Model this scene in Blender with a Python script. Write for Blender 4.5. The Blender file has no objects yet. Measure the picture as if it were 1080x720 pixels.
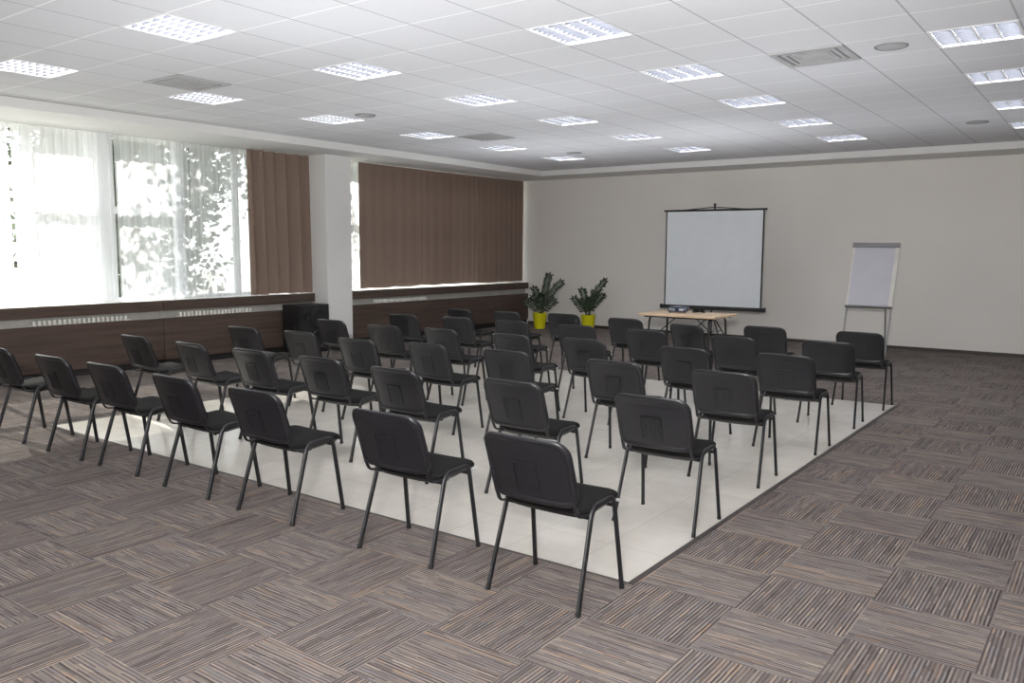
import bpy, bmesh, math, random
from math import sin, cos, pi, radians, sqrt
from mathutils import Vector, Matrix

random.seed(7)
scene = bpy.context.scene
COL = scene.collection

# ------------------------------------------------------------------ dimensions
CAM_H = 1.676
CEIL = 3.303          # tiled ceiling
SOF = 3.196           # lower plain border of the ceiling
XG, YG, TS = -3.7157, 5.1767, 0.6      # ceiling grid
XF, YF = -9.92, 14.465                 # edge of the tiled field
XW, YW = -11.34, 15.357                # window plane / far wall
XR, YB = 4.2, -4.0                     # right wall, wall behind
PX0, PX1, PY0, PY1 = -8.02, -1.91, 3.595, 9.655   # pale tiled floor area
XCOV = -10.86                          # face of radiator covers
SILL = 0.93


# ------------------------------------------------------------------ node helpers
def new_mat(name):
    m = bpy.data.materials.new(name)
    m.use_nodes = True
    nt = m.node_tree
    for n in list(nt.nodes):
        nt.nodes.remove(n)
    out = nt.nodes.new('ShaderNodeOutputMaterial')
    return m, nt, out


def N(nt, t, **kw):
    n = nt.nodes.new(t)
    for k, v in kw.items():
        if k.startswith('i_'):
            n.inputs[k[2:].replace('_', ' ')].default_value = v
        else:
            setattr(n, k, v)
    return n


def math_n(nt, op, a, b=None, c=None):
    n = nt.nodes.new('ShaderNodeMath')
    n.operation = op
    for i, v in enumerate((a, b, c)):
        if v is None:
            continue
        if isinstance(v, (int, float)):
            n.inputs[i].default_value = v
        else:
            nt.links.new(v, n.inputs[i])
    return n.outputs[0]


def mixc(nt, fac, a, b, blend='MIX'):
    n = nt.nodes.new('ShaderNodeMix')
    n.data_type = 'RGBA'
    n.blend_type = blend
    for s, v in (('Factor', fac), ('A', a), ('B', b)):
        sock = [i for i in n.inputs if i.name == s and i.enabled][0] if s == 'Factor' else [i for i in n.inputs if i.name == s and i.type == 'RGBA'][0]
        if isinstance(v, (int, float)):
            sock.default_value = v
        elif isinstance(v, tuple):
            sock.default_value = v if len(v) == 4 else (*v, 1)
        else:
            nt.links.new(v, sock)
    return [o for o in n.outputs if o.type == 'RGBA'][0]


def ramp(nt, fac, stops, interp='LINEAR'):
    n = nt.nodes.new('ShaderNodeValToRGB')
    n.color_ramp.interpolation = interp
    e = n.color_ramp.elements
    while len(e) < len(stops):
        e.new(0.5)
    for el, (p, c) in zip(e, stops):
        el.position = p
        el.color = (*c, 1)
    nt.links.new(fac, n.inputs[0])
    return n.outputs[0]


def principled(nt, out, color, rough=0.5, spec=0.5, metal=0.0):
    b = nt.nodes.new('ShaderNodeBsdfPrincipled')
    if isinstance(color, tuple):
        b.inputs['Base Color'].default_value = (*color, 1)
    else:
        nt.links.new(color, b.inputs['Base Color'])
    if isinstance(rough, (int, float)):
        b.inputs['Roughness'].default_value = rough
    else:
        nt.links.new(rough, b.inputs['Roughness'])
    b.inputs['Specular IOR Level'].default_value = spec
    b.inputs['Metallic'].default_value = metal
    nt.links.new(b.outputs[0], out.inputs[0])
    return b


def noise(nt, scale, detail=2.0, vec=None, rough=0.5, coord='Object'):
    n = nt.nodes.new('ShaderNodeTexNoise')
    n.inputs['Scale'].default_value = scale
    n.inputs['Detail'].default_value = detail
    n.inputs['Roughness'].default_value = rough
    if vec is None:
        tc = nt.nodes.new('ShaderNodeTexCoord')
        vec = tc.outputs[coord]
    nt.links.new(vec, n.inputs['Vector'])
    return n.outputs[0]


def bump(nt, bsdf, h, strength=0.2, dist=0.01):
    b = nt.nodes.new('ShaderNodeBump')
    b.inputs['Strength'].default_value = strength
    b.inputs['Distance'].default_value = dist
    nt.links.new(h, b.inputs['Height'])
    nt.links.new(b.outputs[0], bsdf.inputs['Normal'])


def simple(name, c, rough=0.5, spec=0.5, metal=0.0, var=0.08, scale=6.0, bmp=0.0, bscale=60):
    m, nt, out = new_mat(name)
    f = noise(nt, scale, 3)
    a = tuple(x * (1 - var) for x in c)
    b_ = tuple(min(1, x * (1 + var)) for x in c)
    col = ramp(nt, f, [(0.3, a), (0.7, b_)])
    b = principled(nt, out, col, rough, spec, metal)
    if bmp:
        bump(nt, b, noise(nt, bscale, 2), bmp, 0.002)
    return m


def world_xyz(nt):
    g = nt.nodes.new('ShaderNodeNewGeometry')
    s = nt.nodes.new('ShaderNodeSeparateXYZ')
    nt.links.new(g.outputs['Position'], s.inputs[0])
    return g.outputs['Position'], s.outputs[0], s.outputs[1], s.outputs[2]


def combine(nt, x, y, z):
    c = nt.nodes.new('ShaderNodeCombineXYZ')
    for i, v in enumerate((x, y, z)):
        if isinstance(v, (int, float)):
            c.inputs[i].default_value = v
        else:
            nt.links.new(v, c.inputs[i])
    return c.outputs[0]


def mat_carpet():
    m, nt, out = new_mat('carpet_tiles')
    pos, x, y, z = world_xyz(nt)
    u = math_n(nt, 'DIVIDE', math_n(nt, 'SUBTRACT', x, -1.367), 0.5)
    v = math_n(nt, 'DIVIDE', math_n(nt, 'SUBTRACT', y, 3.632), 0.5)
    iu = math_n(nt, 'FLOOR', u)
    iv = math_n(nt, 'FLOOR', v)
    par = math_n(nt, 'FLOORED_MODULO', math_n(nt, 'ADD', iu, iv), 2.0)   # 0: stripes along y
    inv = math_n(nt, 'SUBTRACT', 1.0, par)
    across = math_n(nt, 'ADD', math_n(nt, 'MULTIPLY', x, inv), math_n(nt, 'MULTIPLY', y, par))
    along = math_n(nt, 'ADD', math_n(nt, 'MULTIPLY', y, inv), math_n(nt, 'MULTIPLY', x, par))
    tid = math_n(nt, 'ADD', math_n(nt, 'MULTIPLY', iu, 3.71), math_n(nt, 'MULTIPLY', iv, 7.13))
    # slightly wandering yarn rows
    wob = noise(nt, 1.0, 2, combine(nt, math_n(nt, 'MULTIPLY', across, 14), math_n(nt, 'MULTIPLY', along, 9), tid))
    ac = math_n(nt, 'ADD', across, math_n(nt, 'MULTIPLY', math_n(nt, 'SUBTRACT', wob, 0.5), 0.006))
    sid = math_n(nt, 'FLOOR', math_n(nt, 'MULTIPLY', ac, 112.0))
    # dashes: each row cut in lengths of 5-15 cm
    wn0 = nt.nodes.new('ShaderNodeTexWhiteNoise')
    wn0.noise_dimensions = '2D'
    nt.links.new(combine(nt, sid, tid, 0), wn0.inputs['Vector'])
    dash = math_n(nt, 'FLOOR', math_n(nt, 'ADD', math_n(nt, 'MULTIPLY', along, 9.5), math_n(nt, 'MULTIPLY', wn0.outputs[0], 9.0)))
    wn = nt.nodes.new('ShaderNodeTexWhiteNoise')
    wn.noise_dimensions = '3D'
    nt.links.new(combine(nt, sid, dash, tid), wn.inputs['Vector'])
    mixv = math_n(nt, 'ADD', math_n(nt, 'MULTIPLY', wn0.outputs[0], 0.6), math_n(nt, 'MULTIPLY', wn.outputs[0], 0.4))
    col = ramp(nt, mixv, [
        (0.00, (0.048, 0.042, 0.042)), (0.22, (0.088, 0.077, 0.076)), (0.38, (0.165, 0.138, 0.132)),
        (0.50, (0.150, 0.148, 0.160)), (0.58, (0.250, 0.212, 0.188)), (0.68, (0.112, 0.097, 0.094)),
        (0.76, (0.32, 0.27, 0.225)), (0.84, (0.20, 0.165, 0.155)), (0.93, (0.30, 0.19, 0.115)), (1.0, (0.40, 0.345, 0.29))])
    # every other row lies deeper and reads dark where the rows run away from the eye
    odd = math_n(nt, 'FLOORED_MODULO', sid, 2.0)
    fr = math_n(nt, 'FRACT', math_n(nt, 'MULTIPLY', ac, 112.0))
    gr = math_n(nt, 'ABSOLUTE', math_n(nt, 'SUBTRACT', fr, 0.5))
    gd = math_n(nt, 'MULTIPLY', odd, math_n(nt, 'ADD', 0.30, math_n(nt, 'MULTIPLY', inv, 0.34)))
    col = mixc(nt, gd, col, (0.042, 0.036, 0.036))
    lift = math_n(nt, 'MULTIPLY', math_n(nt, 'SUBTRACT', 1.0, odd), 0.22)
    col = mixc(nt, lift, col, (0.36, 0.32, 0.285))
    fuzz = noise(nt, 420, 2, pos)
    col = mixc(nt, 0.5, col, ramp(nt, fuzz, [(0.3, (0.55, 0.55, 0.55)), (0.7, (1, 1, 1))]), 'MULTIPLY')
    big = noise(nt, 0.9, 2, pos)
    col = mixc(nt, 1.0, col, ramp(nt, big, [(0.3, (1.02, 1.0, 1.0)), (0.7, (1.16, 1.14, 1.13))]), 'MULTIPLY')
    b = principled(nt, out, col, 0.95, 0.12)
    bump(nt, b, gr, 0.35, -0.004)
    return m


def mat_stone():
    m, nt, out = new_mat('pale_floor_tiles')
    pos, x, y, z = world_xyz(nt)
    T = 0.435

    def joint(c, o):
        f = math_n(nt, 'FRACT', math_n(nt, 'DIVIDE', math_n(nt, 'SUBTRACT', c, o), T))
        d = math_n(nt, 'ABSOLUTE', math_n(nt, 'SUBTRACT', f, 0.5))
        return math_n(nt, 'GREATER_THAN', d, 0.5 - 0.006)
    j = math_n(nt, 'MAXIMUM', joint(x, -2.27), joint(y, 3.6))
    f = noise(nt, 5, 5, pos, 0.6)
    col = ramp(nt, f, [(0.3, (0.68, 0.64, 0.58)), (0.7, (0.75, 0.715, 0.655))])
    ti = combine(nt, math_n(nt, 'FLOOR', math_n(nt, 'DIVIDE', math_n(nt, 'SUBTRACT', x, -2.27), T)),
                 math_n(nt, 'FLOOR', math_n(nt, 'DIVIDE', math_n(nt, 'SUBTRACT', y, 3.6), T)), 0)
    wn = nt.nodes.new('ShaderNodeTexWhiteNoise')
    nt.links.new(ti, wn.inputs['Vector'])
    col = mixc(nt, 1.0, col, ramp(nt, wn.outputs[0], [(0, (0.95, 0.95, 0.95)), (1, (1.03, 1.03, 1.03))]), 'MULTIPLY')
    col = mixc(nt, math_n(nt, 'MULTIPLY', j, 0.35), col, (0.30, 0.28, 0.25))
    principled(nt, out, col, 0.15, 0.5)
    return m


def mat_wood(name, c1, c2, axis=1, scale=1.0, rough=0.45):
    m, nt, out = new_mat(name)
    pos, x, y, z = world_xyz(nt)
    if axis == 1:
        vec = combine(nt, math_n(nt, 'MULTIPLY', x, 18 * scale), math_n(nt, 'MULTIPLY', y, 0.9 * scale), math_n(nt, 'MULTIPLY', z, 26 * scale))
    else:
        vec = combine(nt, math_n(nt, 'MULTIPLY', x, 0.9 * scale), math_n(nt, 'MULTIPLY', y, 18 * scale), math_n(nt, 'MULTIPLY', z, 18 * scale))
    f = noise(nt, 1.0, 5, vec, 0.65)
    col = ramp(nt, f, [(0.3, c1), (0.72, c2)])
    principled(nt, out, col, rough, 0.4)
    return m


def mat_fabric_curtain(name, c, trans):
    m, nt, out = new_mat(name)
    f = noise(nt, 90, 2)
    col = ramp(nt, f, [(0.3, tuple(v * 0.88 for v in c)), (0.7, tuple(v * 1.1 for v in c))])
    d = nt.nodes.new('ShaderNodeBsdfDiffuse')
    t = nt.nodes.new('ShaderNodeBsdfTranslucent')
    nt.links.new(col, d.inputs[0])
    nt.links.new(col, t.inputs[0])
    mx = nt.nodes.new('ShaderNodeMixShader')
    mx.inputs[0].default_value = trans
    nt.links.new(d.outputs[0], mx.inputs[1])
    nt.links.new(t.outputs[0], mx.inputs[2])
    nt.links.new(mx.outputs[0], out.inputs[0])
    return m


def mat_sheer(name='sheer_voile', clear=0.38, tint=(0.93, 0.95, 0.97)):
    m, nt, out = new_mat(name)
    pos, x, y, z = world_xyz(nt)
    d = nt.nodes.new('ShaderNodeBsdfDiffuse')
    d.inputs[0].default_value = (*tint, 1)
    t = nt.nodes.new('ShaderNodeBsdfTranslucent')
    t.inputs[0].default_value = (*tint, 1)
    mx = nt.nodes.new('ShaderNodeMixShader')
    mx.inputs[0].default_value = 0.6
    nt.links.new(d.outputs[0], mx.inputs[1])
    nt.links.new(t.outputs[0], mx.inputs[2])
    tr = nt.nodes.new('ShaderNodeBsdfTransparent')
    f = noise(nt, 1.0, 2, combine(nt, x, math_n(nt, 'MULTIPLY', y, 30), math_n(nt, 'MULTIPLY', z, 0.3)))
    fac = math_n(nt, 'ADD', math_n(nt, 'MULTIPLY', f, 0.6), 1 - clear - 0.30)
    m2 = nt.nodes.new('ShaderNodeMixShader')
    nt.links.new(fac, m2.inputs[0])
    nt.links.new(tr.outputs[0], m2.inputs[1])
    nt.links.new(mx.outputs[0], m2.inputs[2])
    nt.links.new(m2.outputs[0], out.inputs[0])
    return m


def mat_glass():
    m, nt, out = new_mat('window_glass')
    tr = nt.nodes.new('ShaderNodeBsdfTransparent')
    tr.inputs[0].default_value = (0.96, 0.98, 0.97, 1)
    gl = nt.nodes.new('ShaderNodeBsdfGlossy')
    gl.inputs['Roughness'].default_value = 0.02
    fr = nt.nodes.new('ShaderNodeFresnel')
    fr.inputs[0].default_value = 1.35
    mx = nt.nodes.new('ShaderNodeMixShader')
    nt.links.new(fr.outputs[0], mx.inputs[0])
    nt.links.new(tr.outputs[0], mx.inputs[1])
    nt.links.new(gl.outputs[0], mx.inputs[2])
    nt.links.new(mx.outputs[0], out.inputs[0])
    return m


def mat_emit(name, c, s):
    m, nt, out = new_mat(name)
    e = nt.nodes.new('ShaderNodeEmission')
    e.inputs[0].default_value = (*c, 1)
    e.inputs[1].default_value = s
    nt.links.new(e.outputs[0], out.inputs[0])
    return m


def mat_ceiling():
    m, nt, out = new_mat('ceiling_tiles')
    pos, x, y, z = world_xyz(nt)

    def dist(c, o):
        f = math_n(nt, 'FRACT', math_n(nt, 'ADD', math_n(nt, 'DIVIDE', math_n(nt, 'SUBTRACT', c, o), TS), 0.5))
        return math_n(nt, 'MULTIPLY', math_n(nt, 'ABSOLUTE', math_n(nt, 'SUBTRACT', f, 0.5)), TS)
    lx = math_n(nt, 'LESS_THAN', dist(x, XG), 0.007)
    ly = math_n(nt, 'LESS_THAN', dist(y, YG), 0.008)
    f = noise(nt, 240, 2, pos)
    col = ramp(nt, f, [(0.25, (0.66, 0.665, 0.69)), (0.6, (0.75, 0.755, 0.775))])
    ti = combine(nt, math_n(nt, 'FLOOR', math_n(nt, 'DIVIDE', math_n(nt, 'SUBTRACT', x, XG), TS)),
                 math_n(nt, 'FLOOR', math_n(nt, 'DIVIDE', math_n(nt, 'SUBTRACT', y, YG), TS)), 0)
    wn = nt.nodes.new('ShaderNodeTexWhiteNoise')
    nt.links.new(ti, wn.inputs['Vector'])
    col = mixc(nt, 1.0, col, ramp(nt, wn.outputs[0], [(0, (0.96, 0.96, 0.96)), (1, (1.0, 1.0, 1.0))]), 'MULTIPLY')
    col = mixc(nt, math_n(nt, 'MULTIPLY', ly, 0.72), col, (0.98, 0.98, 0.98))  # light caught by the tile edges, painted as bright lines
    col = mixc(nt, math_n(nt, 'MULTIPLY', lx, 0.75), col, (0.36, 0.36, 0.38))  # shadow gaps along the tile edges, painted as dark lines
    principled(nt, out, col, 0.9, 0.2)
    return m


def mat_wall(name, c):
    m, nt, out = new_mat(name)
    pos, x, y, z = world_xyz(nt)
    f = noise(nt, 0.7, 3, pos)
    col = ramp(nt, f, [(0.3, tuple(v * 0.97 for v in c)), (0.7, tuple(min(1, v * 1.02) for v in c))])
    b = principled(nt, out, col, 0.8, 0.25)
    bump(nt, b, noise(nt, 130, 2, pos), 0.06, 0.002)
    return m


M = dict(
    carpet=mat_carpet(), stone=mat_stone(), ceiling=mat_ceiling(), glass=mat_glass(),
    wall=mat_wall('wall_paint', (0.83, 0.805, 0.77)), white=mat_wall('white_paint', (0.78, 0.78, 0.77)),
    sill=simple('white_sill', (0.82, 0.82, 0.80), 0.35),
    wframe=simple('window_frame_white', (0.72, 0.74, 0.76), 0.4),
    cover=mat_wood('dark_brown_wood', (0.050, 0.034, 0.027), (0.110, 0.076, 0.060)),
    black=simple('matt_black', (0.012, 0.011, 0.011), 0.7),
    base=simple('dark_skirting', (0.045, 0.034, 0.029), 0.5),
    edge=simple('dark_edge_trim', (0.055, 0.046, 0.043), 0.5),
    slot=simple('slot_back', (0.46, 0.45, 0.42), 0.6),
    fin=simple('radiator_fin', (0.80, 0.79, 0.74), 0.4),
    curtain=mat_fabric_curtain('brown_curtain', (0.24, 0.178, 0.145), 0.025),
    sheer=mat_sheer(), dense=mat_sheer('dense_voile', 0.20, (0.95, 0.96, 0.97)),
    plastic=simple('black_plastic', (0.0095, 0.0095, 0.012), 0.36, 0.5, bmp=0.10, bscale=500),
    seatfab=simple('black_upholstery', (0.008, 0.0075, 0.0075), 0.9, 0.15, bmp=0.3, bscale=700),
    tube=simple('black_tube_steel', (0.010, 0.010, 0.012), 0.38, 0.4),
    plug=simple('light_plastic_plug', (0.40, 0.40, 0.42), 0.4),
    rubber=simple('black_rubber', (0.012, 0.012, 0.012), 0.8),
    lampframe=simple('lamp_white_steel', (0.80, 0.80, 0.82), 0.4),
    reflector=simple('lamp_reflector', (0.80, 0.80, 0.80), 0.3),
    louvre=simple('lamp_aluminium', (0.105, 0.11, 0.13), 0.4, 0.4, 0.0),
    tubelight=mat_emit('fluorescent', (0.95, 0.97, 1.0), 27.0),
    grey=simple('grey_metal', (0.20, 0.195, 0.20), 0.5),
    ventw=simple('vent_grey', (0.45, 0.45, 0.46), 0.5),
    ventd=simple('vent_slot', (0.22, 0.22, 0.225), 0.7),
    screen=simple('screen_fabric', (0.66, 0.69, 0.72), 0.6, 0.3, var=0.02),
    table=mat_wood('pale_beech', (0.64, 0.46, 0.30), (0.76, 0.58, 0.40), axis=0, scale=0.7),
    yellow=simple('yellow_glazed_pot', (0.66, 0.62, 0.008), 0.35, 0.5, var=0.05),
    soil=simple('soil', (0.03, 0.022, 0.016), 0.9, bmp=0.6),
    leaf=simple('zz_leaf', (0.016, 0.034, 0.014), 0.3, 0.5, var=0.5, scale=20),
    stem=simple('zz_stem', (0.03, 0.055, 0.02), 0.45),
    board=simple('flipchart_board', (0.64, 0.62, 0.58), 0.5),
    paper=simple('paper', (0.52, 0.51, 0.56), 0.8, 0.2, var=0.02),
    alu=simple('aluminium', (0.33, 0.33, 0.33), 0.4, 0.5, 0.6),
    navy=simple('projector_navy', (0.025, 0.035, 0.075), 0.25, 0.6),
    lens=simple('lens_glass', (0.05, 0.07, 0.12), 0.05, 0.8),
    silver=simple('silver_plastic', (0.42, 0.44, 0.48), 0.3),
    cone=simple('speaker_cone', (0.010, 0.010, 0.011), 0.55),
    box=simple('speaker_box', (0.008, 0.0075, 0.008), 0.55, bmp=0.2, bscale=200),
    bark=simple('bark', (0.12, 0.09, 0.07), 0.9, bmp=0.6, bscale=20),
    foliage=simple('tree_foliage', (0.12, 0.14, 0.10), 0.6, 0.3, var=0.5, scale=1.2),
    ground=simple('outside_ground', (0.30, 0.30, 0.26), 0.9),
)


# ------------------------------------------------------------------ object helpers
def mesh_obj(name, bm, mat, parent=None, smooth=False, loc=None):
    bmesh.ops.recalc_face_normals(bm, faces=bm.faces[:])
    me = bpy.data.meshes.new(name)
    bm.to_mesh(me)
    bm.free()
    me.materials.append(M[mat] if isinstance(mat, str) else mat)
    if smooth:
        for p in me.polygons:
            p.use_smooth = True
        try:
            me.set_sharp_from_angle(angle=radians(40))
        except Exception:
            pass
    o = bpy.data.objects.new(name, me)
    COL.objects.link(o)
    if parent is not None:
        o.parent = parent
    if loc is not None:
        o.location = loc
    return o


def thing(name, label, cat, loc=(0, 0, 0), rz=0.0, group=None):
    o = bpy.data.objects.new(name, None)
    COL.objects.link(o)
    o.empty_display_size = 0.1
    o.location = loc
    o.rotation_euler = (0, 0, rz)
    tag(o, label, cat, group)
    return o


def tag(o, label, cat, group=None):
    o['label'] = label
    o['category'] = cat
    if group:
        o['group'] = group


def struct(name, bm, mat, parent=None, smooth=False):
    o = mesh_obj(name, bm, mat, parent, smooth)
    if parent is None:
        o['kind'] = 'structure'
    return o


def dup(root, loc, rz, label):
    r = root.copy()
    COL.objects.link(r)
    r.location = loc
    r.rotation_euler = (0, 0, rz)
    r['label'] = label
    for ch in list(root.children):
        c = ch.copy()
        COL.objects.link(c)
        c.parent = r
        for g in list(ch.children):
            d = g.copy()
            COL.objects.link(d)
            d.parent = c
    return r


def box(bm, x0, x1, y0, y1, z0, z1, bev=0.0):
    vs = [bm.verts.new((x, y, z)) for z in (z0, z1) for y in (y0, y1) for x in (x0, x1)]
    fs = [(0, 2, 3, 1), (4, 5, 7, 6), (0, 1, 5, 4), (2, 6, 7, 3), (0, 4, 6, 2), (1, 3, 7, 5)]
    faces = [bm.faces.new([vs[i] for i in f]) for f in fs]
    if bev:
        es = list({e for f in faces for e in f.edges})
        bmesh.ops.bevel(bm, geom=es, offset=bev, segments=2, affect='EDGES', profile=0.5)
    return vs


def quad(bm, a, b, c, d):
    bm.faces.new([bm.verts.new(p) for p in (a, b, c, d)])


def fillet(pts, r, seg=6):
    """Round the inner corners of a polyline."""
    P = [Vector(p) for p in pts]
    out = [P[0]]
    rs = r if isinstance(r, (list, tuple)) else [r] * (len(P) - 2)
    for i in range(1, len(P) - 1):
        a, b, c = P[i - 1], P[i], P[i + 1]
        d1, d2 = (a - b).normalized(), (c - b).normalized()
        ang = d1.angle(d2)
        rr = rs[i - 1]
        if rr <= 0 or ang > 3.1:
            out.append(b)
            continue
        t = min(rr / math.tan(ang / 2), 0.49 * (a - b).length if i > 1 else 0.98 * (a - b).length,
                0.49 * (c - b).length if i < len(P) - 2 else 0.98 * (c - b).length)
        p1, p2 = b + d1 * t, b + d2 * t
        for k in range(seg + 1):
            s = k / seg
            out.append((p1 * (1 - s) + b * s) * (1 - s) + (b * (1 - s) + p2 * s) * s)
    out.append(P[-1])
    return out


def sweep(bm, pts, r1, r2=None, n=10, side=None, cap=True, taper=None):
    """Tube along points; r1 along `side`, r2 across."""
    P = [Vector(p) for p in pts]
    r2 = r2 or r1
    rings = []
    prev = Vector(side) if side is not None else None
    for i, p in enumerate(P):
        if i == 0:
            t = P[1] - P[0]
        elif i == len(P) - 1:
            t = P[-1] - P[-2]
        else:
            t = (P[i + 1] - P[i]).normalized() + (P[i] - P[i - 1]).normalized()
        t.normalize()
        if prev is None:
            prev = Vector((0, 0, 1)) if abs(t.z) < 0.9 else Vector((1, 0, 0))
        s = prev - t * prev.dot(t)
        if s.length < 1e-5:
            s = t.orthogonal()
        s.normalize()
        if side is None:
            prev = s
        u = t.cross(s)
        k = 1.0 if taper is None else taper(i / (len(P) - 1))
        rings.append([bm.verts.new(p + s * (r1 * k * cos(a)) + u * (r2 * k * sin(a))) for a in [2 * pi * j / n for j in range(n)]])
    for A, B in zip(rings, rings[1:]):
        for j in range(n):
            bm.faces.new((A[j], A[(j + 1) % n], B[(j + 1) % n], B[j]))
    if cap:
        bm.faces.new(rings[0][::-1])
        bm.faces.new(rings[-1])
    return rings


def lathe(bm, prof, n=32, c=(0, 0, 0), axis='z', cap0=True, cap1=True):
    rings = []
    for r, h in prof:
        ring = []
        for j in range(n):
            a = 2 * pi * j / n
            if axis == 'z':
                p = (c[0] + r * cos(a), c[1] + r * sin(a), c[2] + h)
            elif axis == 'x':
                p = (c[0] + h, c[1] + r * cos(a), c[2] + r * sin(a))
            else:
                p = (c[0] + r * cos(a), c[1] + h, c[2] + r * sin(a))
            ring.append(bm.verts.new(p))
        rings.append(ring)
    for A, B in zip(rings, rings[1:]):
        for j in range(n):
            bm.faces.new((A[j], A[(j + 1) % n], B[(j + 1) % n], B[j]))
    if cap0:
        bm.faces.new(rings[0][::-1])
    if cap1:
        bm.faces.new(rings[-1])


def rrect(w, h, r, k=6):
    """Rounded rectangle outline, constant number of points."""
    r = max(1e-4, min(r, w / 2 - 1e-5, h / 2 - 1e-5))
    pts = []
    for cx, cy, a0 in ((w / 2 - r, h / 2 - r, 0), (-w / 2 + r, h / 2 - r, pi / 2), (-w / 2 + r, -h / 2 + r, pi), (w / 2 - r, -h / 2 + r, 1.5 * pi)):
        for i in range(k + 1):
            a = a0 + (pi / 2) * i / k
            pts.append((cx + r * cos(a), cy + r * sin(a)))
    # extra points on straights
    res = []
    n = len(pts)
    for i, p in enumerate(pts):
        res.append(p)
        q = pts[(i + 1) % n]
        if i % (k + 1) == k:
            for s in (0.2, 0.4, 0.6, 0.8):
                res.append((p[0] * (1 - s) + q[0] * s, p[1] * (1 - s) + q[1] * s))
    return res


def cushion(bm, w, h, r, prof, mapping):
    """Rings of a rounded rectangle; prof = [(inset, offset)], mapping(u, v, off) -> xyz. Both ends filled."""
    rings = []
    for d, off in prof:
        ring = [bm.verts.new(mapping(u, v, off)) for u, v in rrect(max(w - 2 * d, 0.004), max(h - 2 * d, 0.002), r - d * 0.8)]
        rings.append(ring)
    n = len(rings[0])
    for A, B in zip(rings, rings[1:]):
        for j in range(n):
            bm.faces.new((A[j], A[(j + 1) % n], B[(j + 1) % n], B[j]))
    for ring, rev in ((rings[0], True), (rings[-1], False)):
        try:
            bm.faces.new(ring[::-1] if rev else ring)
        except Exception:
            pass


# ------------------------------------------------------------------ room shell
bm = bmesh.new()
for (x0, x1, y0, y1) in ((XW - 0.3, XR, YB, PY0 - 0.014), (XW - 0.3, XR, PY1 + 0.035, YW), (XW - 0.3, PX0 - 0.035, PY0 - 0.014, PY1 + 0.035), (PX1 + 0.035, XR, PY0 - 0.014, PY1 + 0.035)):
    quad(bm, (x0, y0, 0), (x1, y0, 0), (x1, y1, 0), (x0, y1, 0))
struct('floor', bm, 'carpet')
bm = bmesh.new()
quad(bm, (PX0, PY0, 0), (PX1, PY0, 0), (PX1, PY1, 0), (PX0, PY1, 0))
struct('floor_tiled_area', bm, 'stone')
bm = bmesh.new()
t = 0.035
for (x0, x1, y0, y1) in ((PX0 - t, PX1 + t, PY0 - 0.014, PY0), (PX0 - t, PX1 + t, PY1, PY1 + t), (PX0 - t, PX0, PY0, PY1), (PX1, PX1 + t, PY0, PY1)):
    box(bm, x0, x1, y0, y1, -0.01, 0.003)
struct('trim_1', bm, 'edge')
bm = bmesh.new()
box(bm, XW - 0.3, XR + 0.2, YB - 0.2, YW + 0.2, -0.2, -0.012)
struct('floor_slab', bm, 'ground')

LIGHTS = [(-8, j) for j in (-3, 0, 3, 6, 9, 12)] + [(-4, j) for j in (-3, 0, 3, 6, 9, 12)] + [(0, j) for j in (0, 3, 6, 9, 12)] + [(4, j) for j in (3, 6, 9, 12)]
EXTRA = []
holes = set(LIGHTS) | set(EXTRA)
bm = bmesh.new()
for i in range(-12, 15):
    for j in range(-17, 18):
        if (i, j) in holes:
            continue
        x0, x1 = max(XG + TS * i, XF), min(XG + TS * (i + 1), XR)
        y0, y1 = max(YG + TS * j, YB), min(YG + TS * (j + 1), YF)
        if x1 - x0 < 1e-3 or y1 - y0 < 1e-3:
            continue
        quad(bm, (x0, y0, CEIL), (x0, y1, CEIL), (x1, y1, CEIL), (x1, y0, CEIL))
bmesh.ops.remove_doubles(bm, verts=bm.verts[:], dist=1e-4)
struct('ceiling', bm, 'ceiling')
bm = bmesh.new()
box(bm, XW - 0.3, XR + 0.2, YB - 0.2, YW + 0.2, CEIL + 0.15, CEIL + 0.3)
struct('ceiling_slab', bm, 'white')
# plain lower border along windows and far wall
bm = bmesh.new()
box(bm, XW - 0.3, XF, YB, YW, SOF, CEIL + 0.02)
struct('trim_2', bm, 'white')
bm = bmesh.new()
box(bm, XF, XR, YF, YW, SOF, CEIL + 0.02)
struct('trim_3', bm, 'white')

bm = bmesh.new()
box(bm, XW - 0.3, XR + 0.2, YW, YW + 0.2, -0.2, CEIL + 0.2)
struct('wall_far', bm, 'wall')
bm = bmesh.new()
box(bm, XR, XR + 0.2, YB, YW, -0.2, CEIL + 0.2)
struct('wall_right', bm, 'wall')
bm = bmesh.new()
box(bm, XW - 0.3, XR + 0.2, YB - 0.2, YB, -0.2, CEIL + 0.2)
struct('wall_back', bm, 'wall')
# window wall: below sill, above head, piers
W1 = (2.2, 9.16)
W2 = (9.74, 15.25)
bm = bmesh.new()
box(bm, XW - 0.25, XW - 0.03, YB, YW, -0.2, 0.90)
box(bm, XW - 0.25, XW - 0.03, YB, YW, 3.22, CEIL + 0.2)
for (a, b) in ((YB, W1[0]), (W1[1], W2[0]), (W2[1], YW)):
    box(bm, XW - 0.25, XW - 0.03, a, b, 0.90, 3.22)
struct('wall_left', bm, 'white')
bm = bmesh.new()
box(bm, XW - 0.1, -10.545, 9.175, 9.715, 0, SOF + 0.01, 0.004)
struct('pillar', bm, 'white')
bm = bmesh.new()
box(bm, XCOV + 0.002, XR, YW - 0.015, YW, 0, 0.055, 0.003)
struct('baseboard_far', bm, 'base')
bm = bmesh.new()
box(bm, XR - 0.015, XR, YB, YW - 0.015, 0, 0.055)
struct('baseboard_right', bm, 'base')
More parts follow.
